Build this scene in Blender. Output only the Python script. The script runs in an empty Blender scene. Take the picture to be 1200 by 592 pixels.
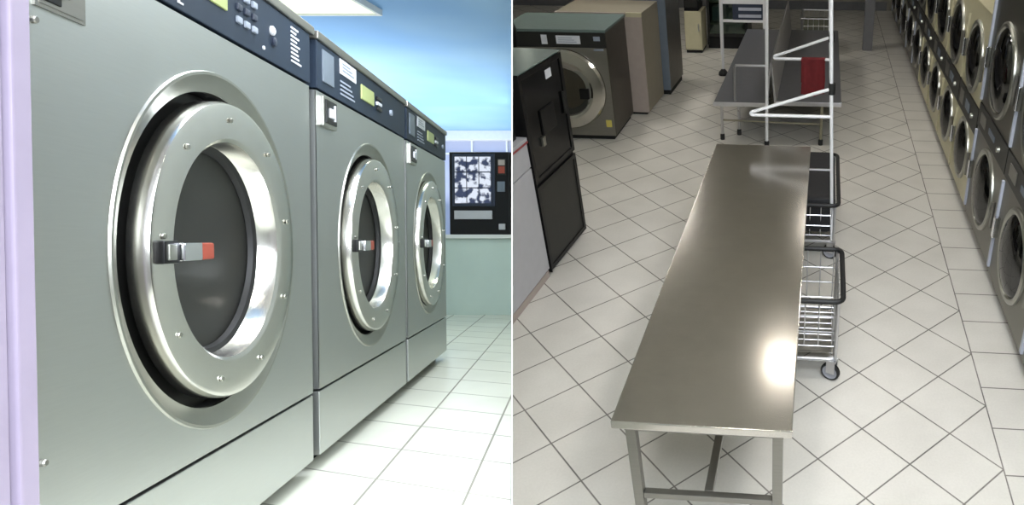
import bpy, bmesh, math, random
from mathutils import Vector, Matrix
random.seed(7)
sc = bpy.context.scene
COL = sc.collection
PI = math.pi

# ------------------------------------------------------------------ camera and the two rooms
F = 820.0                                   # focal length in pixels of the 1200 px wide frame
PITCH = math.atan(475 / F)                  # right-hand hall is seen from above
YAW = math.atan(73 / math.hypot(475, F))
HR = 2.5                                    # camera height above the hall floor
PL = math.atan(17 / F)                      # the machine room is seen almost level
HL = 0.713                                  # camera height above the machine room floor
cam_rot = Matrix.Rotation(YAW, 4, 'Z') @ Matrix.Rotation(PI / 2 - PITCH, 4, 'X')
CAM = Matrix.Translation((0, 0, HR)) @ cam_rot
camd = bpy.data.cameras.new('camera')
camd.sensor_width = 36.0
camd.lens = 36.0 * F / 1200.0
camd.shift_x = -0.25
camd.clip_start = 0.02
camd.clip_end = 100
cam = bpy.data.objects.new('camera', camd)
COL.objects.link(cam)
cam.matrix_world = CAM
sc.camera = cam
# frame of the machine room (x right, y forward, z up, origin under the camera)
ML = CAM @ (Matrix.Translation((0, 0, HL)) @ Matrix.Rotation(PI / 2 - PL, 4, 'X')).inverted()
I4 = Matrix.Identity(4)
# plane of the added partition between the two rooms
cr, cu, cf = (CAM.to_3x3() @ Vector(v) for v in ((1, 0, 0), (0, 1, 0), (0, 0, -1)))
SEAM_N = (cr * F + cf * 300).normalized()
SEAM_D = (cf * F - cr * 300).normalized()
CPOS = CAM.translation.copy()
GAP = 0.0035

# ------------------------------------------------------------------ materials
MATS = {}
def lin(c):
    return tuple((x / 12.92 if x <= 0.04045 else ((x + 0.055) / 1.055) ** 2.4) for x in (v / 255 for v in c)) + (1.0,)

class NT:
    def __init__(s, name):
        s.m = bpy.data.materials.new(name); s.m.use_nodes = True
        s.t = s.m.node_tree; s.n = s.t.nodes; s.l = s.t.links
        s.b = s.n['Principled BSDF']
    def node(s, t, **kw):
        n = s.n.new(t)
        for k, v in kw.items(): setattr(n, k, v)
        return n
    def val(s, sock, v):
        if isinstance(v, (int, float)): sock.default_value = v
        elif isinstance(v, tuple): sock.default_value = v
        else: s.l.new(v, sock)
    def math(s, op, a, b=0.0, c=None):
        n = s.node('ShaderNodeMath', operation=op)
        s.val(n.inputs[0], a); s.val(n.inputs[1], b)
        if c is not None: s.val(n.inputs[2], c)
        return n.outputs[0]
    def xyz(s, scale=None):
        tc = s.node('ShaderNodeTexCoord')
        return tc.outputs['Object']
    def noise(s, vec, scale, detail=3.0, stretch=None, rough=0.5):
        if stretch:
            mp = s.node('ShaderNodeMapping'); s.l.new(vec, mp.inputs[0]); mp.inputs['Scale'].default_value = stretch; vec = mp.outputs[0]
        n = s.node('ShaderNodeTexNoise'); s.l.new(vec, n.inputs['Vector'])
        n.inputs['Scale'].default_value = scale; n.inputs['Detail'].default_value = detail; n.inputs['Roughness'].default_value = rough
        return n.outputs[0]
    def mix(s, fac, a, b):
        n = s.node('ShaderNodeMix', data_type='RGBA')
        s.val(n.inputs[0], fac); s.val(n.inputs[6], a); s.val(n.inputs[7], b)
        return n.outputs[2]
    def ramp(s, fac, p0, p1, lo=0.0, hi=1.0):
        n = s.node('ShaderNodeMapRange'); s.val(n.inputs[0], fac)
        n.inputs[1].default_value = p0; n.inputs[2].default_value = p1; n.inputs[3].default_value = lo; n.inputs[4].default_value = hi
        return n.outputs[0]
    def bump(s, h, strength, dist=0.01):
        n = s.node('ShaderNodeBump'); n.inputs['Strength'].default_value = strength; n.inputs['Distance'].default_value = dist
        s.l.new(h, n.inputs['Height']); s.l.new(n.outputs[0], s.b.inputs['Normal'])

def plain(name, rgb, rough=0.5, metal=0.0, var=0.06, scale=14.0, spec=None, coat=0.0):
    k = NT(name); c = lin(rgb)
    nz = k.noise(k.xyz(), scale, 3)
    d = tuple(x * (1 - var) for x in c[:3]) + (1,); e = tuple(min(1, x * (1 + var)) for x in c[:3]) + (1,)
    k.l.new(k.mix(k.ramp(nz, .3, .7), d, e), k.b.inputs['Base Color'])
    k.b.inputs['Roughness'].default_value = rough; k.b.inputs['Metallic'].default_value = metal
    if spec is not None: k.b.inputs['Specular IOR Level'].default_value = spec
    if coat: k.b.inputs['Coat Weight'].default_value = coat
    MATS[name] = k.m; return k.m

def steel(name, rgb, rough=0.32, stretch=(2, 2, 60), var=0.05, bump=0.03, aniso=0.0):
    k = NT(name); c = lin(rgb); v = k.xyz()
    nz = k.noise(v, 6, 4, stretch); big = k.noise(v, 1.7, 2)
    f = k.math('ADD', k.math('MULTIPLY', nz, .6), k.math('MULTIPLY', big, .4))
    d = tuple(x * (1 - var) for x in c[:3]) + (1,); e = tuple(min(1, x * (1 + var)) for x in c[:3]) + (1,)
    k.l.new(k.mix(k.ramp(f, .3, .7), d, e), k.b.inputs['Base Color'])
    k.b.inputs['Metallic'].default_value = 1
    k.l.new(k.ramp(f, .3, .7, rough * .9, rough * 1.12), k.b.inputs['Roughness'])
    if aniso: k.b.inputs['Anisotropic'].default_value = aniso
    if bump: k.bump(nz, bump, .004)
    MATS[name] = k.m; return k.m

def glow(name, rgb, strength):
    k = NT(name)
    k.b.inputs['Base Color'].default_value = lin(rgb)
    k.b.inputs['Emission Color'].default_value = lin(rgb); k.b.inputs['Emission Strength'].default_value = strength
    MATS[name] = k.m; return k.m

def glass(name, rgb, refl=0.25, rough=0.03, tint=(0.5, 0.55, 0.5, 1)):
    k = NT(name)
    tr = k.node('ShaderNodeBsdfTransparent'); tr.inputs[0].default_value = tint
    gl = k.node('ShaderNodeBsdfGlossy'); gl.inputs['Roughness'].default_value = rough; gl.inputs['Color'].default_value = lin(rgb)
    fr = k.node('ShaderNodeFresnel'); fr.inputs[0].default_value = 1.5
    mx = k.node('ShaderNodeMixShader')
    k.l.new(k.math('MAXIMUM', fr.outputs[0], refl), mx.inputs[0]); k.l.new(tr.outputs[0], mx.inputs[1]); k.l.new(gl.outputs[0], mx.inputs[2])
    k.l.new(mx.outputs[0], k.n['Material Output'].inputs[0])
    MATS[name] = k.m; return k.m

def grid_line(k, c, off, period, width):
    d = k.math('PINGPONG', k.math('SUBTRACT', c, off), period / 2)
    return k.ramp(d, width * .35, width * .65, 1.0, 0.0)

def tile_hall():
    k = NT('hall_tile'); v = k.xyz(); sp = k.node('ShaderNodeSeparateXYZ'); k.l.new(v, sp.inputs[0])
    x, y = sp.outputs[0], sp.outputs[1]
    T = 0.304; BX = 0.913
    dx = k.math('SUBTRACT', x, BX); dy = k.math('SUBTRACT', y, 2.382)
    a = k.math('MULTIPLY', k.math('ADD', dx, dy), .70711); b = k.math('MULTIPLY', k.math('SUBTRACT', dx, dy), .70711)
    w = .0075
    diag = k.math('MAXIMUM', grid_line(k, a, 0, T, w), grid_line(k, b, 0, T, w))
    sq = k.math('MAXIMUM', grid_line(k, dx, 0, T, w), grid_line(k, y, 2.347, T, w))
    isb = k.math('GREATER_THAN', dx, -.003)
    line = k.math('ADD', k.math('MULTIPLY', diag, k.math('SUBTRACT', 1.0, isb)), k.math('MULTIPLY', sq, isb))
    nz = k.noise(v, 3.0, 5); n2 = k.noise(v, 90, 2)
    f = k.math('ADD', k.math('MULTIPLY', nz, .7), k.math('MULTIPLY', n2, .3))
    tile = k.mix(k.ramp(f, .3, .7), lin((196, 192, 184)), lin((212, 208, 200)))
    grout = k.mix(k.ramp(nz, .35, .65), lin((96, 92, 88)), lin((128, 122, 116)))
    k.l.new(k.mix(line, tile, grout), k.b.inputs['Base Color'])
    k.l.new(k.ramp(line, 0, 1, .38, .8), k.b.inputs['Roughness'])
    k.bump(k.math('SUBTRACT', 1.0, line), .35, .002)
    MATS['hall_tile'] = k.m

def tile_machine_room(ux, uy, nx, ny, dd, s0):
    k = NT('machine_room_tile'); v = k.xyz(); sp = k.node('ShaderNodeSeparateXYZ'); k.l.new(v, sp.inputs[0])
    x, y = sp.outputs[0], sp.outputs[1]
    s = k.math('SUBTRACT', k.math('ADD', k.math('MULTIPLY', x, ux), k.math('MULTIPLY', y, uy)), s0)
    n = k.math('SUBTRACT', k.math('ADD', k.math('MULTIPLY', x, nx), k.math('MULTIPLY', y, ny)), dd)
    w = .0075
    l1 = grid_line(k, n, .19, .28, w)
    l2 = grid_line(k, k.math('ADD', s, k.math('MULTIPLY', n, .69)), 1.155, .30, w * 1.2)
    line = k.math('MAXIMUM', l1, k.math('MULTIPLY', l2, .8))
    nz = k.noise(v, 3.0, 5)
    tile = k.mix(k.ramp(nz, .3, .7), lin((204, 205, 192)), lin((216, 217, 204)))
    k.l.new(k.mix(line, tile, lin((128, 126, 116))), k.b.inputs['Base Color'])
    k.l.new(k.ramp(line, 0, 1, .32, .8), k.b.inputs['Roughness'])
    k.bump(k.math('SUBTRACT', 1.0, line), .3, .002)
    MATS['machine_room_tile'] = k.m

def sky_ceiling():
    k = NT('blue_ceiling'); v = k.xyz()
    nz = k.noise(v, .35, 3)
    k.l.new(k.mix(k.ramp(nz, .45, .7), lin((136, 180, 232)), lin((170, 204, 238))), k.b.inputs['Base Color'])
    k.b.inputs['Roughness'].default_value = .8
    MATS['blue_ceiling'] = k.m

def table_steel():
    k = NT('table_steel'); v = k.xyz()
    swirl = k.noise(v, 9, 6, None, .65); fine = k.noise(v, 30, 3, (1, 9, 1)); big = k.noise(v, 1.6, 2)
    f = k.math('ADD', k.math('MULTIPLY', swirl, .5), k.math('ADD', k.math('MULTIPLY', fine, .25), k.math('MULTIPLY', big, .25)))
    k.l.new(k.mix(k.ramp(f, .25, .75), lin((206, 202, 196)), lin((226, 222, 215))), k.b.inputs['Base Color'])
    k.b.inputs['Metallic'].default_value = 1
    k.l.new(k.ramp(f, .25, .75, .15, .19), k.b.inputs['Roughness'])
    k.bump(swirl, .05, .002)
    MATS['table_steel'] = k.m

tile_hall(); sky_ceiling(); table_steel()
steel('washer_steel', (196, 198, 196), .36, (2, 2, 50), .04, .02)
steel('ring_steel', (222, 220, 214), .2, (3, 3, 3), .04, .0)
steel('bezel_steel', (176, 176, 168), .34, (3, 3, 3), .05, .0)
steel('chrome', (225, 226, 230), .12, (3, 3, 3), .03, .0)
steel('drum_steel', (150, 152, 148), .3, (3, 3, 3), .08, .0)
steel('dull_steel', (150, 148, 142), .4, (2, 2, 30), .08, .02)
steel('tube_steel', (205, 205, 208), .3, (3, 3, 3), .05, .0)
steel('dark_steel', (96, 92, 84), .38, (40, 2, 2), .1, .02)
steel('dryer_grey', (122, 120, 112), .36, (2, 2, 30), .08, .02)
plain('navy_panel', (34, 46, 62), .5, spec=.25)
plain('rubber', (20, 20, 21), .55)
plain('black_plastic', (13, 13, 14), .35, spec=.3)
plain('black_gloss', (9, 9, 10), .15, spec=.3)
plain('charcoal_panel', (38, 38, 36), .4, spec=.3)
plain('dark_gap', (10, 10, 10), .8)
plain('white_print', (214, 216, 222), .5)
plain('pale_print', (150, 158, 172), .5)
plain('lcd_green', (176, 186, 122), .4)
plain('lavender_paint', (154, 143, 164), .4, 0, .03)
plain('white_paint', (226, 226, 228), .45, 0, .03)
plain('cream_paint', (186, 180, 150), .42, 0, .04)
plain('beige_paint', (132, 125, 108), .45, 0, .04)
plain('pink_beige', (166, 154, 146), .45, 0, .04)
plain('grey_white', (176, 176, 180), .4, 0, .03)
plain('blue_grey', (104, 114, 126), .4, 0, .05)
plain('teal_top', (96, 112, 108), .4, 0, .05)
plain('wall_green', (184, 200, 192), .6, 0, .03, 4)
plain('wall_white', (214, 216, 212), .7, 0, .03, 4)
plain('divider_paint', (184, 188, 180), .6, 0, .03, 4)
plain('far_lavender', (176, 180, 206), .6, 0, .03, 4)
plain('hall_wall', (150, 146, 132), .7, 0, .05, 4)
plain('hall_ceiling', (240, 238, 232), .8, 0, .03, 4)
plain('grey_post', (104, 104, 106), .5)
plain('red_plastic', (150, 66, 50), .4)
plain('red_trim', (150, 70, 70), .5)
plain('red_cloth', (96, 16, 20), .85, 0, .12, 30)
plain('black_cloth', (20, 20, 24), .7, 0, .2, 30)
plain('bench_grey', (84, 84, 88), .35, 0, .06)
plain('bench_back', (150, 148, 146), .35, 0, .05)
plain('blue_white', (176, 181, 194), .5)
plain('dark_blue', (40, 48, 66), .4)
plain('yellow_label', (206, 190, 96), .5)
plain('tan_metal', (140, 134, 112), .5)
plain('wheel_grey', (150, 152, 160), .4)
plain('olive_cloth', (96, 98, 84), .6, 0, .15, 30)
glass('door_glass', (200, 226, 208), .5, .05, (.5, .6, .54, 1))
glass('dryer_glass', (220, 220, 220), .16, .05, (.08, .08, .09, 1))
glass('case_glass', (200, 210, 205), .12, .05, (.75, .85, .82, 1))

# ------------------------------------------------------------------ mesh helpers
class MB:
    def __init__(s): s.bm = bmesh.new(); s.bev = False
    def quad(s, pts):
        s.bm.faces.new([s.bm.verts.new(p) for p in pts]); return s
    def box(s, x0, x1, y0, y1, z0, z1, bev=0.0, M=None):
        r = bmesh.ops.create_cube(s.bm, size=1.0)
        vs = r['verts']
        for v in vs:
            v.co = Vector(((x0 + x1) / 2 + v.co.x * (x1 - x0), (y0 + y1) / 2 + v.co.y * (y1 - y0), (z0 + z1) / 2 + v.co.z * (z1 - z0)))
        if bev:
            s.bev = True
            es = list({e for v in vs for e in v.link_edges})
            rb = bmesh.ops.bevel(s.bm, geom=es, offset=bev, segments=2, profile=.5, affect='EDGES')
            vs = list({v for f in rb['faces'] for v in f.verts} | {v for v in vs if v.is_valid})
        if M is not None:
            for v in vs: v.co = M @ v.co
        return s
    def tube(s, pts, r, seg=12, closed=False):
        pts = [Vector(p) for p in pts]; n = len(pts); rings = []
        up = None
        for i, p in enumerate(pts):
            if closed: t = (pts[(i + 1) % n] - pts[i - 1]).normalized()
            elif i == 0: t = (pts[1] - p).normalized()
            elif i == n - 1: t = (p - pts[i - 1]).normalized()
            else: t = ((pts[i + 1] - p).normalized() + (p - pts[i - 1]).normalized()).normalized()
            if up is None: up = Vector((0, 0, 1)) if abs(t.z) < .9 else Vector((1, 0, 0))
            a = t.cross(up).normalized(); b = a.cross(t).normalized(); up = b
            rings.append([s.bm.verts.new(p + a * (r * math.cos(2 * PI * j / seg)) + b * (r * math.sin(2 * PI * j / seg))) for j in range(seg)])
        m = n if closed else n - 1
        for i in range(m):
            A, B = rings[i], rings[(i + 1) % n]
            for j in range(seg): s.bm.faces.new((A[j], A[(j + 1) % seg], B[(j + 1) % seg], B[j]))
        if not closed:
            s.bm.faces.new(rings[0][::-1]); s.bm.faces.new(rings[-1])
        return s
    def lathe(s, prof, M=None, seg=48, closed=False):
        # prof: list of (radius, height) turned about local z; M places it
        M = M or I4; rings = []
        for r, h in prof:
            if r < 1e-6: rings.append([s.bm.verts.new(M @ Vector((0, 0, h)))])
            else: rings.append([s.bm.verts.new(M @ Vector((r * math.cos(2 * PI * j / seg), r * math.sin(2 * PI * j / seg), h))) for j in range(seg)])
        k = len(rings)
        for i in range(k if closed else k - 1):
            A, B = rings[i], rings[(i + 1) % k]
            for j in range(seg):
                if len(A) == 1 and len(B) == 1: continue
                if len(A) == 1: s.bm.faces.new((A[0], B[j], B[(j + 1) % seg]))
                elif len(B) == 1: s.bm.faces.new((A[j], B[0], A[(j + 1) % seg]))
                else: s.bm.faces.new((A[j], B[j], B[(j + 1) % seg], A[(j + 1) % seg]))
        return s
    def plate_hole(s, x0, x1, z0, z1, cx, cz, r, y=0.0, depth=0.05, seg=64):
        # upright plate in the x-z plane with a round hole and a sleeve going back
        ang = [2 * PI * j / seg for j in range(seg)]
        for X in (x0, x1):
            for Z in (z0, z1): ang.append(math.atan2(Z - cz, X - cx) % (2 * PI))
        ang = sorted(set(round(a, 9) for a in ang)); inn, out, bk = [], [], []
        for a in ang:
            c, d = math.cos(a), math.sin(a); t = 1e9
            if c > 1e-9: t = min(t, (x1 - cx) / c)
            if c < -1e-9: t = min(t, (x0 - cx) / c)
            if d > 1e-9: t = min(t, (z1 - cz) / d)
            if d < -1e-9: t = min(t, (z0 - cz) / d)
            inn.append(s.bm.verts.new((cx + r * c, y, cz + r * d))); out.append(s.bm.verts.new((cx + t * c, y, cz + t * d)))
            bk.append(s.bm.verts.new((cx + r * c, y + depth, cz + r * d)))
        n = len(ang)
        for i in range(n):
            j = (i + 1) % n
            s.bm.faces.new((inn[i], inn[j], out[j], out[i])); s.bm.faces.new((inn[i], bk[i], bk[j], inn[j]))
        return s

def finish(mb, M_world, clip):
    bm = mb.bm
    bmesh.ops.remove_doubles(bm, verts=bm.verts, dist=1e-5)
    if clip:
        Mi = M_world.inverted()
        co = Mi @ (CPOS + SEAM_N * (GAP * clip))
        no = (M_world.to_3x3().transposed() @ SEAM_N).normalized()
        r = bmesh.ops.bisect_plane(bm, geom=bm.verts[:] + bm.edges[:] + bm.faces[:], plane_co=co, plane_no=no, clear_inner=clip > 0, clear_outer=clip < 0)
        es = [e for e in r['geom_cut'] if isinstance(e, bmesh.types.BMEdge)]
        if es:
            try: bmesh.ops.holes_fill(bm, edges=es, sides=0)
            except Exception: pass
    bmesh.ops.recalc_face_normals(bm, faces=bm.faces)

def mesh(name, mb, mat, parent=None, M=I4, Mw=None, clip=0, smooth=30, label=None):
    finish(mb, Mw if Mw is not None else M, clip)
    me = bpy.data.meshes.new(name); mb.bm.to_mesh(me); mb.bm.free()
    me.materials.append(MATS[mat])
    for p in me.polygons: p.use_smooth = True
    me.set_sharp_from_angle(angle=math.radians(smooth))
    o = bpy.data.objects.new(name, me); COL.objects.link(o)
    if mb.bev:
        wn = o.modifiers.new('weighted normals', 'WEIGHTED_NORMAL'); wn.keep_sharp = True; wn.weight = 100
    if parent is not None: o.parent = parent
    else: o.matrix_world = M
    if label: o['label'] = label
    return o

class Thing:
    """An Empty at the thing's base that carries its parts."""
    def __init__(s, name, label, cat, M=I4, group=None, clip=0):
        s.o = bpy.data.objects.new(name, None); COL.objects.link(s.o); s.o.matrix_world = M
        s.M = M; s.clip = clip
        s.o['label'] = label; s.o['category'] = cat
        if group: s.o['group'] = group
    def part(s, name, mb, mat, parent=None, label=None, smooth=30):
        return mesh(name, mb, mat, parent or s.o, Mw=s.M, clip=s.clip, smooth=smooth, label=label)

def copy_thing(t, M, label, group=None, skip=()):
    r = t.copy(); COL.objects.link(r); r.matrix_world = M; r['label'] = label
    if group: r['group'] = group
    for ch in list(t.children):
        if ch.name.split('.')[0] in skip: continue
        c = ch.copy(); COL.objects.link(c); c.parent = r
        for g in list(ch.children):
            d = g.copy(); COL.objects.link(d); d.parent = c
    return r

def structure(name, mb, mat, M=I4, clip=0):
    o = mesh(name, mb, mat, None, M, clip=clip); o['kind'] = 'structure'; return o

def T(x, y, z, rz=0.0): return Matrix.Translation((x, y, z)) @ Matrix.Rotation(rz, 4, 'Z')
def arc(cx, cy, r, a0, a1, n): return [(cx + r * math.cos(a0 + (a1 - a0) * i / n), cy + r * math.sin(a0 + (a1 - a0) * i / n)) for i in range(n + 1)]
FRONT = Matrix.Rotation(PI / 2, 4, 'X')          # turns a lathe axis (z) to face local -y
def front_at(x, z, y=0.0): return Matrix.Translation((x, y, z)) @ FRONT
def bolt(x, z, y, r=.006, h=.004): return MB().lathe([(r, 0), (r, h * .7), (r * .75, h), (0, h)], front_at(x, z, y), 8)

# ================================================================== THE MACHINE ROOM (left of the added partition)
UX, UY = -0.2571, 0.9664
ND = -0.7815
OX, OY = -1.0791, 1.0177
S0 = UX * OX + UY * OY
tile_machine_room(UX, UY, UY, -UX, ND, S0)
# frame of the washer row: x runs along the row, y goes into the machines, z up
ROW = ML @ Matrix(((UX, -UY, 0, OX), (UY, UX, 0, OY), (0, 0, 1, 0), (0, 0, 0, 1)))
L = -1
structure('floor', MB().quad([(-9, .2, 0), (3, .2, 0), (3, 13.2, 0), (-9, 13.2, 0)]), 'machine_room_tile', ML, L)
structure('ceiling', MB().box(-9, 3, 1.2, 13.2, 2.6, 2.66), 'blue_ceiling', ML, L)
structure('wall_back', MB().box(-5.2, 1, 6.484, 6.60, 0, .708), 'wall_green', ML, L)
structure('trim_1', MB().box(-5.2, 1, 6.45, 6.63, .708, .745, .006), 'wall_white', ML, L)
structure('wall_far', MB().box(-9, 1, 12.5, 12.6, 0, 2.45), 'far_lavender', ML, L)
structure('trim_2', MB().box(-9, 1, 12.3, 12.6, 2.44, 2.6, .01), 'white_paint', ML, L)
tr = MB()
for i in range(14):
    tr.box(-9 + i * .62, -8.97 + i * .62, 12.47, 12.5, 0, 2.44)
tr.box(-9, 1, 12.46, 12.5, 2.2, 2.23)
structure('trim_3', tr, 'white_paint', ML, L)
structure('wall_left', MB().box(-.5, 12, 2.6, 2.66, 0, 2.6), 'wall_white', ROW)
# added partition keeping the two rooms' light apart, in the plane where they meet
def seam_pt(d, h, off): return CPOS + SEAM_D * d + cu * h + SEAM_N * off
dw = MB()
def seam_slab(out, t=.0015):
    A = [dw.bm.verts.new(seam_pt(d, h, -t)) for d, h in out]; B = [dw.bm.verts.new(seam_pt(d, h, t)) for d, h in out]
    dw.bm.faces.new(A); dw.bm.faces.new(B[::-1])
    for i in range(len(out)): dw.bm.faces.new((A[i], A[(i + 1) % len(out)], B[(i + 1) % len(out)], B[i]))
E0, K = 1.9, .42
# the partition stands clear of the viewing position by a wedge shaped notch
seam_slab([(-3, .08), (0, .08), (E0, .08 + K * E0), (E0, -.08 - K * E0), (0, -.08), (-3, -.08), (-3, -9), (16.5, -9), (16.5, 6), (-3, 6)])
structure('light_partition', dw, 'divider_paint')

H_BODY = 1.318
def washer(x0, W, label, cx, cz, first, R=.392):
    E_ = W - .02 if first else W - .006
    t = Thing('front_load_washer', label, 'washing machine', ROW @ Matrix.Translation((x0, 0, 0)), 'big steel washers in a row', L)
    cx -= x0
    t.part('cabinet', MB().box(.03, W - .03, .05, .92, .05, H_BODY - .01), 'charcoal_panel')  # charcoal set in the colour so gaps between washers read dark
    # fronts: upper sheet with the round opening, lower service panel below a fine seam
    fp = MB().plate_hole(.006, E_, .249, 1.165, cx, cz, R - .006, 0, .05)
    fp.box(.006, .02, .002, .05, .249, 1.165); fp.box(E_ - .014, E_, .002, .05, .249, 1.165)
    t.part('front_panel', fp, 'washer_steel')
    t.part('service_panel', MB().box(.006, E_, 0, .05, .045, .242, .003), 'washer_steel')
    t.part('plinth', MB().box(.02, W - .02, .06, .85, 0, .05), 'dark_gap')
    cp = t.part('control_panel', MB().box(.006, E_, -.004, .06, 1.171, 1.318, .003), 'navy_panel')
    t.part('lid', MB().box(0, W, -.012, .93, 1.318, 1.345, .006).box(.05, W * .55, .02, .3, 1.345, 1.358, .004), 'dull_steel')
    # round surround, dark recess and the drum
    t.part('door_surround', MB().lathe([(R, 0), (R - .002, .004), (R - .008, .004), (R - .014, -.001), (R - .045, -.012), (R - .047, -.05)], front_at(cx, cz), 96), 'bezel_steel')
    t.part('door_recess', MB().lathe([(R - .046, -.02), (R - .05, -.085), (.24, -.085)], front_at(cx, cz), 72), 'dark_gap')
    t.part('drum', MB().lathe([(.25, -.085), (.30, -.12), (.31, -.5), (.2, -.52), (0, -.53)], front_at(cx, cz), 48), 'drum_steel')
    # the door stands proud of the front
    h = .018; ro, ri = .332, .243; cx += .026
    d = t.part('door', MB().lathe([(ro - .02, -.03), (ro, -.02), (ro, h - .012), (ro - .004, h - .003), (ro - .012, h), (ri + .008, h - .003), (ri, h - .009), (ri - .008, h - .05), (ri - .012, h - .055)], front_at(cx, cz), 96), 'ring_steel')
    t.part('door_seal', MB().lathe([(ri - .006, h - .05), (ri - .02, h - .055), (ri - .024, h - .066), (ri - .012, h - .075)], front_at(cx, cz), 72), 'rubber', d)
    t.part('inner_collar', MB().lathe([(ri - .018, h - .06), (ri - .03, h - .12), (ri - .045, h - .15)], front_at(cx, cz), 72), 'bezel_steel', d)
    t.part('door_glass', MB().lathe([(ri - .03, h - .118), (ri - .07, h - .128), (ri - .14, h - .134), (0, h - .136)], front_at(cx, cz), 64), 'door_glass', d)
    for k in range(9):
        a = 2 * PI * (k + .35) / 9
        t.part('bolt', bolt(cx + .292 * math.cos(a), cz + .292 * math.sin(a), -h), 'bezel_steel', d)
    # latch on the side away from the hinge
    lx = cx - .292
    hb = MB().box(lx - .022, lx + .03, -h - .014, -h + .004, cz - .022, cz + .022, .004)
    hd = t.part('door_handle', hb, 'black_plastic', d)
    t.part('latch_plate', MB().box(lx - .014, lx + .012, -h - .018, -h - .012, cz - .015, cz + .015, .002), 'bezel_steel', d)
    t.part('latch_lever', MB().box(lx + .022, lx + .088, -h - .026, -h - .006, cz - .0185, cz + .0185, .004), 'chrome', d)
    t.part('latch_grip', MB().box(lx + .087, lx + .138, -h - .024, -h - .008, cz - .017, cz + .017, .004), 'red_plastic', d, label='reddish brown end of the latch')
    for q in range(5):
        a = PI + (q - 2) * .32
        t.part('catch', MB().lathe([(.009, 0), (.009, .012), (.005, .018), (0, .018)], front_at(cx + (ro + .028) * math.cos(a), cz + (ro + .028) * math.sin(a), .07), 10), 'bezel_steel')
    if first:
        sx = 0.0
        t.part('display', MB().box(.50, .60, -.008, 0, 1.228, 1.285, .002), 'lcd_green', cp)
        bt = [(.66 + i * .04, 1.285 - j * .03) for i in range(3) for j in range(3)]
        for bx, bz in bt:
            t.part('button', MB().box(bx - .014, bx + .010, -.010, 0, bz - .008, bz + .008, .003), 'pale_print' if (bx + bz) * 100 % 2 < 1.2 else 'dark_blue', cp)
        t.part('button', MB().lathe([(.012, 0), (.012, .005), (.008, .008), (0, .008)], front_at(.84, 1.252, -.004), 24), 'white_print', cp)
        t.part('button', MB().lathe([(.012, 0), (.012, .005), (.008, .007), (0, .007)], front_at(.85, 1.226, -.004), 24), 'dark_blue', cp)
        tx = MB()
        for i in range(9):
            z = 1.298 - i * .0115; w = (.05, .035, .055, .04, .06, .045, .05, .055, .07)[i]
            tx.box(.965, .965 + w, -.0062, -.003, z - .0026, z + .0026)
        t.part('printed_mark', MB().box(.40, .407, -.006, -.003, 1.187, 1.2).box(.4, .42, -.006, -.003, 1.183, 1.187), 'white_print', cp)
        t.part('instruction_lettering', tx, 'white_print', cp)
        t.part('indicator', MB().lathe([(.005, 0), (.005, .003), (0, .003)], front_at(.79, 1.195, -.004), 12), 'white_print', cp)
        # recessed dispenser at the upper corner
        t.part('dispenser', MB().box(.022, .132, -.003, .0, 1.058, 1.16).box(.03, .126, -.004, -.002, 1.064, 1.16), 'dull_steel')
        ds = MB(); ds.box(.03, .075, -.006, -.003, 1.07, 1.115, .002); ds.box(.05, .09, -.012, -.003, 1.085, 1.13, .004)
        t.part('dispenser_latch', ds, 'black_plastic')
        for z in (1.035, .377):
            t.part('screw', bolt(.02, z, 0, .006, .007), 'dull_steel')
    else:
        t.part('price_strip', MB().box(.05, .15, -.008, 0, 1.2, 1.3, .002), 'blue_grey', cp)
        dc = t.part('decal', MB().box(.215, .385, -.007, 0, 1.262, 1.312, .001), 'white_print', cp)
        dl = MB()
        for i in range(3): dl.box(.235, .355 - .02 * i, -.0085, -.006, 1.275 + i * .011, 1.279 + i * .011)
        t.part('decal_lettering', dl, 'pale_print', cp)
        dl = MB()
        for i in range(4): dl.box(.22, .37 - .015 * i, -.006, -.003, 1.193 + i * .014, 1.199 + i * .014)
        t.part('instruction_lettering', dl, 'pale_print', cp)
        t.part('display', MB().box(.445, .60, -.009, 0, 1.222, 1.275, .002), 'lcd_green', cp)
        for j in range(3):
            t.part('button', MB().box(.64, .70, -.012, 0, 1.215 + j * .02, 1.229 + j * .02, .003), 'white_print' if j == 1 else 'black_plastic', cp)
        t.part('button', MB().lathe([(.012, 0), (.012, .008), (0, .008)], front_at(.85, 1.24, -.004), 16), 'pale_print', cp)
        cs = t.part('card_reader', MB().box(.03, .155, -.014, .02, 1.06, 1.155, .004), 'bezel_steel')
        t.part('reader_face', MB().box(.045, .14, -.018, -.012, 1.072, 1.145, .002), 'black_plastic', cs)
        t.part('coin_slot', MB().box(.065, .105, -.024, -.016, 1.09, 1.12, .003).box(.11, .118, -.022, -.016, 1.085, 1.135), 'white_print', cs)
    return t
washer(0.0, 1.128, 'large steel washer cut by the frame top, with a white lettered navy panel', .573, .686, True)
washer(1.156, 1.105, 'steel washer with a white label and black card reader, between two others', 1.735, .686, False, .388)
washer(2.291, .962, 'steel washer at the end of the row, beside the green half wall', 2.79, .686, False, .375)

# lavender panel at the near end of the row
t = Thing('end_panel', 'lavender painted upright end panel beside the largest washer', 'panel', ROW @ Matrix.Translation((-.4, 0, 0)), None, L)
t.part('panel', MB().box(0, .345, -.012, .9, 0, 1.6, .004), 'lavender_paint')
t.part('edge_strip', MB().box(.352, .391, -.018, .9, 0, 1.6, .006), 'lavender_paint')
t.part('shadow_gap', MB().box(.345, .352, .004, .85, 0, 1.6), 'dark_gap')

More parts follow.
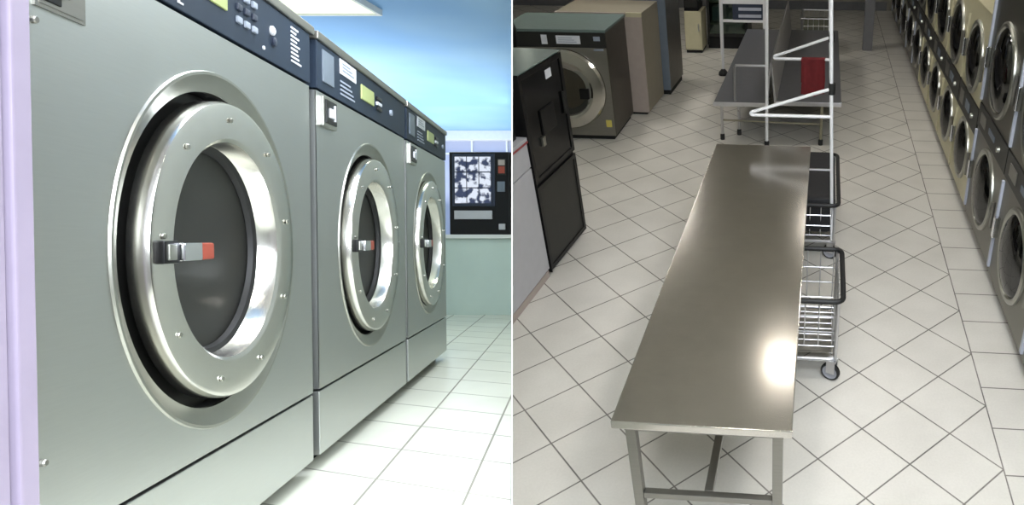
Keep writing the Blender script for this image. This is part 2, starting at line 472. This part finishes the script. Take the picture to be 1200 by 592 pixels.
# payment station standing on the half wall
YB = 6.484
t = Thing('payment_terminal', 'black wall terminal with a bright picture screen on the half wall ledge', 'terminal', ML @ Matrix.Translation((0, YB, .745)), None, L)
X0, X1 = -2.949, -2.389
t.part('housing', MB().box(X0, X1, 0, .13, 0, .764, .008), 'black_plastic')
t.part('bezel', MB().box(X0 + .03, X0 + .425, -.008, .01, .262, .745, .004), 'dark_blue')
scr = t.part('screen', MB().box(X0 + .047, X0 + .40, -.012, 0, .276, .732), 'dark_blue')
def screen_mat():
    k = NT('screen_picture'); nz = k.noise(k.xyz(), 16, 2)
    c = k.mix(k.ramp(nz, .44, .56), lin((52, 62, 92)), lin((226, 234, 248)))
    k.l.new(c, k.b.inputs['Emission Color']); k.b.inputs['Emission Strength'].default_value = 1.0
    k.b.inputs['Base Color'].default_value = lin((20, 22, 30)); k.b.inputs['Roughness'].default_value = .3
    MATS['screen_picture'] = k.m
screen_mat()
for i in range(3):
    for j in range(3):
        px = X0 + .058 + i * .113; pz = .29 + j * .146
        t.part('screen_picture', MB().box(px, px + .105, -.0135, -.011, pz, pz + .136), 'screen_picture', scr)
t.part('receipt_slot', MB().box(X0 + .05, X0 + .40, -.016, 0, .142, .222, .004), 'grey_white')
rc = t.part('reader_window', MB().box(X1 - .112, X1 - .028, -.012, 0, .55, .70, .004), 'charcoal_panel')
t.part('reader_sticker', MB().box(X1 - .1, X1 - .04, -.015, -.01, .64, .69), 'pink_beige', rc)
t.part('reader_sticker', MB().box(X1 - .1, X1 - .04, -.015, -.01, .565, .63), 'red_plastic', rc)
t.part('keypad', MB().box(X1 - .112, X1 - .04, -.014, 0, .395, .49, .004), 'blue_grey')
t.part('coin_return', MB().box(X1 - .1, X1 - .04, -.016, 0, .045, .1, .004), 'grey_white')

# ceiling lamp of the machine room, then unseen lights
glow('lamp_cool', (222, 232, 196), .95)
def left_lamp(x, y, label, w=.6, l=.6):
    t = Thing('ceiling_light', label, 'ceiling light', ML @ Matrix.Translation((x, y, 2.6)), 'machine room ceiling lights', L)
    t.part('frame', MB().box(-w / 2 - .03, w / 2 + .03, -l / 2 - .03, -l / 2, -.05, 0).box(-w / 2 - .03, w / 2 + .03, l / 2, l / 2 + .03, -.05, 0).box(-w / 2 - .03, -w / 2, -l / 2, l / 2, -.05, 0).box(w / 2, w / 2 + .03, -l / 2, l / 2, -.05, 0), 'white_paint')
    t.part('diffuser', MB().box(-w / 2, w / 2, -l / 2, l / 2, -.04, -.005), 'lamp_cool')
left_lamp(-3.62, 5.55, 'pale green lit ceiling light at the frame top above the washers', .8, .5)

def area(name, M, sx, sy, power, rgb):
    d = bpy.data.lights.new(name, 'AREA'); d.shape = 'RECTANGLE'; d.size = sx; d.size_y = sy; d.energy = power; d.color = rgb
    o = bpy.data.objects.new(name, d); COL.objects.link(o); o.matrix_world = M; return o
area('unseen_lamp', ML @ Matrix.Translation((-2.05, 4.3, 2.55)), .4, 2.0, 30, (.95, 1, .84))
area('unseen_lamp', ML @ Matrix.Translation((-4.0, 8.6, 2.55)), 1.0, 2.5, 75, (.94, 1, .9))  # unseen, added to brighten the far wall and beam
area('unseen_lamp', ML @ Matrix.Translation((-1.3, 2.2, 2.55)), .4, .8, 60, (.9, .94, 1))  # unseen, added to brighten the partition that the washer steel reflects
area('ceiling_fill', ML @ Matrix.Translation((-5.3, 9.2, 1.3)) @ Matrix.Rotation(PI, 4, 'X'), 3.0, 6.2, 130, (.9, .95, 1))  # unseen uplight added to brighten the blue ceiling
area('washer_fill', ML @ Matrix.Translation((-.98, 2.15, 2.05)) @ Vector((-UY, UX, -.15)).to_track_quat('-Z', 'Y').to_matrix().to_4x4(), .25, .9, 26, (.88, .93, 1))  # no fixture here: added to brighten the near side of the first washer

# ================================================================== THE HALL (right of the added partition)
R_ = 1
structure('floor', MB().quad([(-6, .2, 0), (2.2, .2, 0), (2.2, 13.1, 0), (-6, 13.1, 0)]), 'hall_tile', I4, R_)
structure('ceiling', MB().box(-6, 2.2, 1.0, 13.1, 3.3, 3.36), 'hall_ceiling', I4, R_)
structure('wall_right', MB().box(2.1, 2.2, .5, 13.1, 0, 3.3), 'hall_wall')
structure('wall_end', MB().box(-6, 2.2, 13.0, 13.1, 0, 3.3), 'hall_wall', I4, R_)
structure('baseboard_end', MB().box(-6, 1.1, 12.96, 13.0, 0, .14), 'grey_post', I4, R_)
structure('pillar', MB().box(.565, .70, 10.1, 10.24, 0, 3.3, .006), 'grey_post')

# steel work tables
def work_table():
    t = Thing('folding_table', 'long brushed steel folding table standing on the tiled floor', 'table', T(-.353, 2.945, 0))
    hx, hy = .303, 1.262
    t.part('tabletop', MB().box(-hx, hx, -hy, hy, .817, .85, .005), 'table_steel')
    t.part('apron', MB().box(-hx + .03, hx - .03, -hy + .04, -hy + .075, .775, .817).box(-hx + .03, hx - .03, hy - .075, hy - .04, .775, .817).box(-hx + .03, -hx + .06, -hy + .07, hy - .07, .775, .817).box(hx - .06, hx - .03, -hy + .07, hy - .07, .775, .817), 'dull_steel')
    for sx in (-1, 1):
        for sy in (-1, 1):
            lg = t.part('leg', MB().box(sx * (hx - .05) - .018, sx * (hx - .05) + .018, sy * (hy - .058) - .018, sy * (hy - .058) + .018, .02, .775, .003), 'dull_steel')
            t.part('foot', MB().lathe([(.02, 0), (.02, .012), (.014, .02), (.012, .03)], Matrix.Translation((sx * (hx - .05), sy * (hy - .058), 0)), 16), 'rubber', lg)
    for sy in (-1, 1):
        t.part('crossbar', MB().box(-hx + .068, hx - .068, sy * (hy - .058) - .014, sy * (hy - .058) + .014, .435, .463, .003), 'dull_steel')
    t.part('stretcher', MB().box(-.016, .016, -hy + .072, hy - .072, .434, .464, .003), 'dull_steel')
work_table()

# wheeled wire carts
def caster(t, x, y, top, yaw=0.0, r=.048):
    M = T(x, y, 0, yaw)
    fk = MB()
    fk.box(-.022, -.018, -.018, .03, r, top - .02, 0, M).box(.018, .022, -.018, .03, r, top - .02, 0, M).box(-.024, .024, -.02, .03, top - .025, top - .012, 0, M)
    f = t.part('caster', fk, 'tube_steel')
    MW = M @ Matrix.Translation((0, .012, r)) @ Matrix.Rotation(PI / 2, 4, 'Y')
    t.part('tyre', MB().lathe([(r * .78, -.013), (r * .93, -.013), (r, -.007), (r, .007), (r * .93, .013), (r * .78, .013)], MW, 28), 'rubber', f)
    t.part('wheel', MB().lathe([(0, -.015), (.012, -.015), (.014, -.011), (r * .6, -.009), (r * .79, -.012), (r * .79, .012), (r * .6, .009), (.014, .011), (.012, .015), (0, .015)], MW, 28), 'wheel_grey', f)
def rrect(x0, x1, y0, y1, z, r=.04, n=5):
    p = []
    for cx, cy, a in ((x1 - r, y1 - r, 0), (x0 + r, y1 - r, PI / 2), (x0 + r, y0 + r, PI), (x1 - r, y0 + r, 1.5 * PI)):
        p += [(a_, b_, z) for a_, b_ in arc(cx, cy, r, a, a + PI / 2, n)]
    return p
def cart(name, label, x0, x1, y0, y1, rim, floor_z=.2, bumper=True, group='laundry carts by the steel table'):
    # local origin at the middle of the floor print
    cx, cy = (x0 + x1) / 2, (y0 + y1) / 2
    t = Thing(name, label, 'cart', T(cx, cy, 0), group)
    X, Y = (x1 - x0) / 2, (y1 - y0) / 2
    t.part('base_frame', MB().tube(rrect(-X + .02, X - .02, -Y + .02, Y - .02, .14, .03), .012, 10, True).tube([(-X + .02, 0, .14), (X - .02, 0, .14)], .01, 8), 'tube_steel')
    bk = MB()
    n = 9
    for i in range(n + 1):
        yy = -Y + .03 + (2 * Y - .06) * i / n
        bk.tube([(-X + .015, yy, rim), (-X + .03, yy, floor_z), (X - .03, yy, floor_z), (X - .015, yy, rim)], .0035, 6)
    for i in range(6):
        xx = -X + .04 + (2 * X - .08) * i / 5
        bk.tube([(xx, -Y + .015, rim), (xx, -Y + .03, floor_z), (xx, Y - .03, floor_z), (xx, Y - .015, rim)], .0035, 6)
    for q in (.33, .66):
        bk.tube(rrect(-X + .02, X - .02, -Y + .02, Y - .02, floor_z + (rim - floor_z) * q, .03), .004, 6, True)
    t.part('wire_basket', bk, 'tube_steel')
    for sx in (-1, 1):
        for sy in (-1, 1):
            t.part('upright', MB().tube([(sx * (X - .02), sy * (Y - .02), .14), (sx * (X - .02), sy * (Y - .02), rim)], .01, 10), 'tube_steel')
            caster(t, sx * (X - .03), sy * (Y - .035) - .012, .15, 1.15 if sx > 0 else .5, .054)
    if bumper: t.part('bumper_rim', MB().tube(rrect(-X - .004, X + .004, -Y - .004, Y + .004, rim + .004, .045), .014, 12, True), 'rubber')
    else: t.part('top_rim', MB().tube(rrect(-X, X, -Y, Y, rim, .045), .009, 12, True), 'tube_steel')
    return t
c1 = cart('laundry_cart', 'wire laundry cart with a black bumper rim against the steel table', -.30, .15, 2.935, 3.46, .52, .22)
c1.part('lower_shelf', MB().box(-.19, .19, -.2, .2, .148, .156), 'dull_steel')

c2 = cart('laundry_cart', 'tall cart with black lining and white hanging rails beyond the steel table', -.30, .145, 4.23, 5.13, .42, .18)
X, Y = .2225, .45
c2.part('liner', MB().box(-X + .02, X - .02, -Y + .02, Y - .02, .19, .47, .05), 'black_cloth', label='black cloth liner of the cart')
def rail_post(y, zl, zu, ax, top, lean):
    p = MB().tube([(X - .03, y, .14), (X - .03 - lean, y, top)], .011, 14)
    po = c2.part('post', p, 'white_paint')
    xa = X - .03 - lean * .6
    r = .018
    pts = [(xa, y, zu), (ax + .03, y, zl + .022 + (zu - zl) * .03)] + [(ax + .012 - .012 * math.sin(q * PI / 6), y, zl + .011 + .011 * math.cos(q * PI / 6)) for q in range(0, 7)] + [(ax + .03, y, zl), (xa, y, zl)]
    c2.part('hanging_rail', MB().tube(pts, .0105, 12), 'white_paint', po)
    for zz in (zu,):
        c2.part('clamp', MB().lathe([(.0, -.035), (.02, -.035), (.022, 0), (.02, .035), (0, .035)], Matrix.Translation((xa + .004, y, zz)), 14), 'rubber', po)
rail_post(-Y + .03, 1.03, 1.21, -.36, 1.95, .085)
rail_post(Y - .03, 1.17, 1.33, -.27, 1.95, .095)
c2.part('crossbar', MB().tube([(-X + .02, -Y + .05, .66), (X - .05, -Y + .05, .66)], .008, 10).tube([(-X + .02, -Y + .05, .14), (-X + .02, -Y + .05, .66)], .008, 10), 'tube_steel')

# dark red cloth hung over the far rail
b = MB()
zt = 1.17 + .0125
yc = 4.68 + Y - .03
import itertools
def fold(x): return .008 * math.sin(x * 75) + .005 * math.sin(x * 33 + 1)
xs = [-.128 + .172 * i / 30 for i in range(31)]
prof = [(-.026, -.27), (-.027, -.16), (-.022, -.06), (-.014, -.01), (0, .0025), (.014, -.01), (.022, -.06), (.027, -.2)]
gridv = [[b.bm.verts.new((x - .02 + (.004 * math.sin(j * 1.7)), yc + py + (fold(x) if abs(pz) > .03 else 0), zt + pz + (.008 * math.sin(x * 40) if j in (0, 7) else 0))) for j, (py, pz) in enumerate(prof)] for x in xs]
for i in range(30):
    for j in range(7): b.bm.faces.new((gridv[i][j], gridv[i + 1][j], gridv[i + 1][j + 1], gridv[i][j + 1]))
th = bmesh.ops.solidify(b.bm, geom=b.bm.faces[:], thickness=-.004)
o = mesh('hanging_cloth', b, 'red_cloth'); o['label'] = 'dark red cloth hung over a white rail'; o['category'] = 'cloth'

# back-to-back waiting bench
BX0, BX1, BY0, BY1 = -1.0, .195, 6.34, 9.4
t = Thing('waiting_bench', 'long dark grey back-to-back bench on thin metal legs', 'bench', T((BX0 + BX1) / 2, (BY0 + BY1) / 2, 0))
hx, hy = (BX1 - BX0) / 2, (BY1 - BY0) / 2
t.part('seat', MB().box(-hx, -.10, -hy, hy, .405, .43, .005), 'bench_grey')
t.part('seat', MB().box(-.02, hx, -hy + .06, hy, .405, .43, .005), 'bench_grey')
t.part('seat_edge', MB().box(-hx - .004, -.10, -hy - .012, -hy - .001, .392, .432, .003), 'tube_steel')
t.part('seat_edge', MB().box(-.02, hx + .004, -hy + .046, -hy + .058, .392, .432, .003), 'tube_steel')
bb = MB()
for sx in (-1, 1):
    v = [(-.06 + sx * .05, .43), (-.06 + sx * .008, .80), (-.06 - sx * .004, .80), (-.06 + sx * .03, .43)]
    A = [bb.bm.verts.new((x, -hy + .02, z)) for x, z in v]; B = [bb.bm.verts.new((x, hy - .02, z)) for x, z in v]
    bb.bm.faces.new(A); bb.bm.faces.new(B[::-1])
    for i in range(4): bb.bm.faces.new((A[i], B[i], B[(i + 1) % 4], A[(i + 1) % 4]))
t.part('backrest', bb, 'bench_back')
for lx, ly in ((-hx + .05, -hy + .16), (hx - .18, -hy + .08), (-hx + .05, hy - .12), (hx - .1, hy - .12), (-.2, 0), (.2, 0), (-hx + .2, -hy + .3)):
    lg = t.part('leg', MB().tube([(lx, ly, .02), (lx, ly, .405)], .014, 12), 'tan_metal' if lx > .3 else 'tube_steel')
    t.part('foot', MB().lathe([(.0, 0), (.022, 0), (.022, .05), (.015, .06)], Matrix.Translation((lx, ly, 0)), 14), 'rubber', lg)
t.part('stretcher', MB().tube([(-hx + .05, -hy + .16, .2), (hx - .18, -hy + .1, .2)], .009, 10), 'tan_metal')
t.part('armrest', MB().tube([(-.40, -hy + .05, .43), (-.40, -hy + .05, .74), (-.385, -hy + .05, .765), (-.11, -hy + .05, .765)], .013, 12), 'tube_steel')
pp = t.part('pole', MB().tube([(-.095, -hy - .03, .03), (-.095, -hy - .03, 2.1)], .015, 14), 'white_paint')
t.part('pole_foot', MB().lathe([(0, 0), (.024, 0), (.024, .06), (.016, .07)], Matrix.Translation((-.095, -hy - .03, 0)), 14), 'rubber', pp)

# slim free-standing pole by the bench
t = Thing('rack_pole', 'slim white pole on a black foot beside the bench', 'pole', T(-1.24, 8.74, 0))
t.part('pole', MB().tube([(0, 0, .03), (.0, 0, 2.1)], .017, 14), 'white_paint')
t.part('foot', MB().lathe([(0, 0), (.06, 0), (.06, .03), (.03, .07), (.018, .08)], I4, 20), 'rubber')

# framed board standing at the far end of the bench
t = Thing('notice_stand', 'white framed stand with a dark blue panel behind the bench', 'stand', T(-.95, 9.75, 0))
fr = MB()
fr.box(-.46, -.42, -.02, .02, 0, .74, .004).box(.13, .20, -.02, .02, 0, 1.2, .004).box(-.42, .13, -.02, .02, .68, .74, .004).box(-.42, .13, -.02, .02, .44, .475, .004)
t.part('frame', fr, 'white_paint')
pn = t.part('panel', MB().box(-.28, .13, -.012, .012, .475, .68), 'dark_blue')
for z0, z1 in ((.505, .545), (.595, .635)):
    t.part('notice_strip', MB().box(-.2, .11, -.016, -.01, z0, z1), 'blue_white', pn)
# glass display case
t = Thing('display_case', 'dark glass fronted case with shelves beyond the bench', 'display case', T(-1.35, 10.35, 0))
t.part('case_body', MB().box(-.29, -.27, -.27, .27, .05, 1.9).box(.27, .29, -.27, .27, .05, 1.9).box(-.27, .27, .25, .27, .05, 1.9).box(-.29, .29, -.27, .27, 1.9, 1.93), 'charcoal_panel')
t.part('plinth', MB().box(-.28, .28, -.26, .26, 0, .16), 'dark_gap')
for z in (.2, .32, .62, .92, 1.25): t.part('shelf', MB().box(-.268, .268, -.22, .248, z, z + .02), 'tan_metal')
dr = t.part('door', MB().box(-.28, -.25, -.285, -.272, .17, 1.9).box(.25, .28, -.285, -.272, .17, 1.9).box(-.25, .25, -.285, -.272, .17, .21).box(-.25, .25, -.285, -.272, 1.86, 1.9), 'charcoal_panel')
t.part('door_glass', MB().box(-.25, .25, -.281, -.276, .21, 1.86), 'case_glass', dr)
for i, (x, z, w, h, m) in enumerate(((-.18, .34, .12, .2, 'teal_top'), (0, .34, .14, .16, 'olive_cloth'), (.16, .34, .1, .22, 'blue_grey'), (-.14, .64, .16, .2, 'blue_grey'), (.1, .64, .2, .14, 'teal_top'), (-.05, .94, .25, .2, 'olive_cloth'))):
    b = MB().box(-.29 + .29 + x - w / 2, x + w / 2, -.1, .1, z + .001, z + h, .008)
    o = mesh('packet', b, m, None, T(-1.35, 10.35, 0)); o['label'] = ('teal packet on the lower shelf of the glass case', 'olive packet low in the middle of the glass case', 'blue grey tall packet low in the glass case', 'blue grey wide packet on the middle shelf of the glass case', 'teal wide packet on the middle shelf of the glass case', 'olive packet on the upper shelf of the glass case')[i]
    o['category'] = 'packet'; o['group'] = 'packets in the glass case'
# pale cupboard with a black box on it
t = Thing('pale_cupboard', 'narrow pale cupboard beside the glass case', 'cupboard', T(-1.79, 10.0, 0))
t.part('body', MB().box(-.12, .12, -.2, .2, .04, .56, .004), 'cream_paint')
dd = t.part('door', MB().box(-.115, .115, -.212, -.2, .06, .55, .003), 'cream_paint')
t.part('door_handle', MB().box(.07, .085, -.225, -.211, .3, .4, .003), 'tube_steel', dd)
t.part('plinth', MB().box(-.11, .11, -.19, .19, 0, .04), 'dark_gap')
t = Thing('black_box', 'black box standing on the pale cupboard', 'box', T(-1.8, 10.0, .56))
t.part('box', MB().box(-.11, .09, -.17, .17, 0, .34, .006), 'black_plastic'); t.part('front_plate', MB().box(-.09, .07, -.178, -.169, .05, .3, .003), 'charcoal_panel')
# spare wire cart at the back
c3 = cart('laundry_cart', 'small grey wire cart at the back of the hall past the bench', -.32, .12, 9.75, 10.35, .5, .2, False)
o = mesh('folded_laundry', MB().box(-.17, .17, -.24, .24, .206, .42, .03), 'olive_cloth', None, T(-.1, 10.05, 0)); o['label'] = 'olive grey laundry heaped in the wire cart at the back'; o['category'] = 'laundry'

# ---------------- stacked dryers along the right wall
XF = 1.146
def dryer(W, H, zl, zu, rl, ru, body, name_label, y_far, band=(.66, .86), group='stacked dryers along the wall'):
    # local x runs towards the camera, front faces local -y
    t = Thing('stacked_dryer', name_label, 'dryer', T(XF + .004, y_far, 0, -PI / 2), group)
    t.part('cabinet', MB().box(.004, W - .004, .012, .8, .08, H, .004), body)
    t.part('plinth', MB().box(.004, W - .004, .04, .78, 0, .08), 'dark_gap')
    for z0, z1, cz, r in ((.085, band[0] - .004, zl, rl), (band[1] + .004, H - .002, zu, ru)):
        fp = MB().plate_hole(.006, W - .006, z0, z1, W / 2, cz, r + .012, -.004, .014)
        p = t.part('front_panel', fp, body)
        m = front_at(W / 2, cz)
        d = t.part('door', MB().lathe([(r + .014, .002), (r + .012, .016), (r, .024), (r - .018, .022), (r - .028, .008)], m, 48), 'bezel_steel')
        t.part('door_glass', MB().lathe([(r - .026, .010), (r - .05, .030), (r * .5, .05), (r * .25, .058), (0, .060)], m, 40), 'dryer_glass', d)
        t.part('drum', MB().lathe([(r - .02, .006), (r - .024, -.004), (0, -.008)], m, 32), 'charcoal_panel')
        t.part('door_handle', MB().box(.08 + .0, .115, -.05, -.012, cz - .07, cz + .07, .006), 'chrome', d)
        t.part('hinge', MB().tube([(W - .07, -.02, cz - .09), (W - .07, -.02, cz + .09)], .012, 10), 'dull_steel', d)
    cb = t.part('control_band', MB().box(.006, W - .006, -.012, .012, band[0], band[1], .004), 'charcoal_panel')
    t.part('coin_plate', MB().box(W * .12, W * .3, -.018, -.011, band[0] + .05, band[1] - .04, .003), 'dull_steel', cb)
    t.part('display', MB().box(W * .42, W * .62, -.016, -.011, band[0] + .07, band[1] - .06, .002), 'blue_grey', cb)
    t.part('knob', MB().lathe([(.02, 0), (.018, .018), (0, .02)], front_at(W * .78, (band[0] + band[1]) / 2, -.012), 20), 'bezel_steel', cb)
    t.part('edge_strip', MB().box(-.0, .03, -.02, .012, band[1] + .02, H - .12, .004).box(-.0, .03, -.02, .012, .12, band[0] - .03, .004), 'blue_white' if body != 'cream_paint' else 'cream_paint')
    return t
WC = .82
y0 = 4.97
grp = 'stacked dryers along the wall'
cream = dryer(WC, 1.5, .42, 1.14, .235, .255, 'cream_paint', 'cream stacked dryer next to the tall grey dryers', y0 + WC)
names = ['second cream stacked dryer counted from the tall grey dryers', 'third cream stacked dryer counted from the tall grey dryers', 'fourth cream stacked dryer, next to the far grey dryers']
for i in range(3):
    copy_thing(cream.o, T(XF + .004, y0 + WC * (i + 2), 0, -PI / 2), names[i], grp)
far = dryer(WC, 1.5, .42, 1.14, .235, .255, 'dryer_grey', 'low grey stacked dryer next to the cream dryers', y0 + WC * 5)
names = ['second low grey stacked dryer past the cream ones', 'third low grey stacked dryer past the cream ones, near the pillar', 'fourth low grey stacked dryer past the cream ones, behind the pillar', 'last low grey stacked dryer against the end wall']
for i in range(4):
    copy_thing(far.o, T(XF + .004, y0 + WC * (6 + i), 0, -PI / 2), names[i], grp)
WG = .92
g1 = dryer(WG, 1.78, .45, 1.27, .27, .29, 'dryer_grey', 'tall grey stacked dryer next to the cream dryers', y0, (.76, .93))
copy_thing(g1.o, T(XF + .004, y0 - WG, 0, -PI / 2), 'second tall grey stacked dryer, its lower door cut by the frame edge', grp)
copy_thing(g1.o, T(XF + .004, y0 - 2 * WG, 0, -PI / 2), 'tall grey stacked dryer showing only a lower corner at the frame edge', grp)

# ---------------- machines along the added partition
# washer with slanted plan
a1, a2 = math.radians(8), math.radians(82)
WB = Matrix(((math.cos(a1), math.cos(a2), 0, -1.982), (math.sin(a1), math.sin(a2), 0, 6.377), (0, 0, 1, 0), (0, 0, 0, 1)))
t = Thing('front_load_washer', 'dark steel washer with a yellow sticker and greenish top by the added partition', 'washing machine', WB, None, R_)
HW = 1.058; W = 1.0; cx = -.435; cz = .505
t.part('cabinet', MB().box(-W, 0, .012, .70, .05, HW - .02, .004), 'dark_steel')
t.part('top', MB().box(-W - .004, .006, -.004, .71, HW - .02, HW + .006, .004), 'teal_top')
t.part('plinth', MB().box(-W + .02, -.03, .04, .68, 0, .05), 'dark_gap')
t.part('front_panel', MB().plate_hole(-W, 0, .05, .90, cx, cz, .385, 0, .05), 'dull_steel')
cp = t.part('control_panel', MB().box(-W, 0, -.006, .012, .902, HW - .022, .003), 'charcoal_panel')
t.part('decal', MB().box(-.46, -.235, -.010, -.005, .935, 1.01, .001), 'white_print', cp)
t.part('decal', MB().box(-.60, -.545, -.010, -.005, .93, 1.015, .001), 'white_print', cp)
t.part('decal', MB().box(-.11, -.05, -.010, -.005, .965, 1.005, .001), 'pale_print', cp)
tx = MB()
for i in range(3): tx.box(-.44, -.27 - i * .02, -.0115, -.009, .95 + i * .018, .956 + i * .018)
t.part('decal_lettering', tx, 'pale_print', cp)
t.part('label_plate', MB().box(-.12, -.03, -.008, 0, .875, .892, .001), 'pale_print')
t.part('drum', MB().lathe([(.385, -.01), (.36, -.05), (.27, -.08), (0, -.085)], front_at(cx, cz), 48), 'charcoal_panel')
d = t.part('door', MB().lathe([(.378, -.01), (.382, .02), (.365, .045), (.275, .055), (.25, .04), (.24, .01)], front_at(cx, cz), 72), 'ring_steel')
t.part('door_glass', MB().lathe([(.245, .015), (.2, -.01), (.1, -.03), (0, -.036)], front_at(cx, cz), 48), 'dryer_glass', d)
t.part('door_handle', MB().box(cx + .15, cx + .24, -.085, -.045, cz - .07, cz + .03, .008), 'black_plastic', d)
t.part('sticker', MB().box(-.085, -.03, -.004, 0, .14, .21, .001), 'yellow_label')

b2 = math.radians(82)
def skew(px, py): return Matrix(((math.cos(math.radians(4)), math.cos(b2), 0, px), (math.sin(math.radians(4)), math.sin(b2), 0, py), (0, 0, 1, 0), (0, 0, 0, 1)))
t = Thing('beige_cabinet', 'beige cabinet with a pinkish front edge behind the dark steel washer', 'cabinet', skew(-1.83, 7.15), None, R_)
t.part('body', MB().box(-.9, 0, .012, .66, .03, 1.06, .004), 'beige_paint')
t.part('front', MB().box(-.9, .002, -.004, .012, .03, 1.06, .003), 'pink_beige')
t.part('top_highlight', MB().box(-.16, .003, -.006, .02, 1.02, 1.063, .003), 'cream_paint')  # cream strip paints in a highlight at the top of the front
t.part('plinth', MB().box(-.88, -.03, .03, .64, 0, .03), 'dark_gap')
t = Thing('dark_cabinet', 'tall dark cabinet with a bluish front edge, past the beige cabinet', 'cabinet', skew(-1.735, 7.86), None, R_)
t.part('body', MB().box(-.9, 0, .012, .66, .06, 1.7, .004), 'dark_steel')
t.part('front', MB().box(-.9, .002, -.004, .012, .06, 1.7, .003), 'blue_grey')
t.part('plinth', MB().box(-.88, -.012, .03, .64, 0, .06), 'dark_gap')

# black vending cabinet: front faces +x
VB = T(-1.754, 3.883, 0, math.radians(-4.6))
t = Thing('vending_cabinet', 'black glossy two door cabinet with a small white sticker by the added partition', 'cabinet', VB, None, R_)
D = .61
t.part('body', MB().box(-.6, -.014, 0, D, .03, 1.352, .004), 'black_plastic')
t.part('top', MB().box(-.6, .0, -.002, D + .002, 1.352, 1.36, .002), 'teal_top')
for z0, z1, nm in ((.665, 1.345, 'black_gloss'), (.04, .64, 'charcoal_panel')):
    fr = t.part('door', MB().box(-.014, 0, .0, .035, z0, z1).box(-.014, 0, D - .035, D, z0, z1).box(-.014, 0, .035, D - .035, z0, z0 + .03).box(-.014, 0, .035, D - .035, z1 - .03, z1), 'black_plastic')
    t.part('door_pane', MB().box(-.012, -.006, .035, D - .035, z0 + .03, z1 - .03), nm, fr)
    if z0 > .5:
        t.part('sticker', MB().box(-.007, -.003, .36, .44, 1.235, 1.29), 'white_print', fr)
        t.part('door_handle', MB().box(-.001, .012, D - .075, D - .05, .95, 1.1, .004), 'charcoal_panel', fr)
        t.part('coin_mechanism', MB().box(-.007, .004, .2, .4, .92, 1.08, .004), 'black_plastic', fr)
        t.part('latch', MB().box(-.006, .012, .16, .2, .86, .92, .004), 'bezel_steel', fr)
t.part('side_trim', MB().box(-.02, .004, -.006, 0, .03, 1.36), 'black_plastic')
# low counter with a red edge
t = Thing('counter_cabinet', 'low grey counter with a red edge next to the black cabinet', 'counter', T(-1.758, 3.868, 0, math.radians(-3.4)), None, R_)
t.part('body', MB().box(-.6, -.02, -1.2, 0, .05, .955), 'grey_white')
t.part('worktop', MB().box(-.6, .004, -1.2, 0, .966, .99, .003), 'grey_white')
t.part('edge_strip', MB().box(-.6, .006, -1.2, 0, .955, .966), 'red_trim')
t.part('drawer', MB().box(-.02, 0, -1.2, -.006, .80, .95, .002), 'grey_white')
t.part('door', MB().box(-.02, 0, -1.2, -.006, .07, .79, .002), 'grey_white')
t.part('plinth', MB().box(-.6, -.012, -1.2, 0, 0, .05), 'pink_beige')
t = Thing('coin_changer', 'black box standing on the red edged counter', 'box', T(-1.80, 3.83, .99, math.radians(-3.4)), None, R_)
t.part('box', MB().box(-.5, 0, -.62, 0, 0, .36, .006), 'black_plastic')
t.part('front_plate', MB().box(0, .006, -.58, -.04, .04, .32, .002), 'black_gloss')

# ---------------- hall lamps and added fill light
glow('lamp_warm', (255, 250, 243), 84.0)
LP = [(-2.45, 7.7, 'added square ceiling light over the dark cabinet'), (-.24, 5.0, 'square ceiling light over the end of the steel table'), (.0, 7.7, 'square ceiling light over the waiting bench'), (-2.0, 8.6, 'added square ceiling light towards the end wall'), (.6, 2.6, 'added square ceiling light close to the tall grey dryers'), (.75, 6.2, 'added square ceiling light over the cream dryers'), (-.45, 1.6, 'added square ceiling light over the near end of the steel table')]  # lights labelled added only give the hall broad illumination
glow('lamp_soft', (255, 248, 238), 11.0)
protos = {}
for x, y, lb in LP:
    m = 'lamp_soft' if abs(x) < .3 else 'lamp_warm'
    if m not in protos:
        t = Thing('ceiling_light', lb, 'ceiling light', T(x, y, 3.3), 'hall ceiling lights')
        w = .15
        t.part('frame', MB().box(-w - .03, w + .03, -w - .03, -w, -.04, 0).box(-w - .03, w + .03, w, w + .03, -.04, 0).box(-w - .03, -w, -w, w, -.04, 0).box(w, w + .03, -w, w, -.04, 0), 'white_paint')
        t.part('diffuser', MB().box(-w, w, -w, w, -.03, -.004), m)
        protos[m] = t.o
    else: copy_thing(protos[m], T(x, y, 3.3), lb, 'hall ceiling lights')
area('front_fill', T(.2, .6, 2.9) @ Matrix.Rotation(math.radians(28), 4, 'X'), 1.6, 1.2, 135, (.86, .93, 1))  # unseen cool fill added to brighten the near part of the hall

w = bpy.data.worlds.new('world'); sc.world = w; w.use_nodes = True
bg = w.node_tree.nodes['Background']; bg.inputs[0].default_value = (.78, .80, .84, 1); bg.inputs[1].default_value = .55
vs = sc.view_settings; vs.view_transform = 'Standard'; vs.look = 'None'; vs.exposure = 0.0; vs.gamma = 1.0
try: vs.use_curve_mapping = False
except Exception: pass
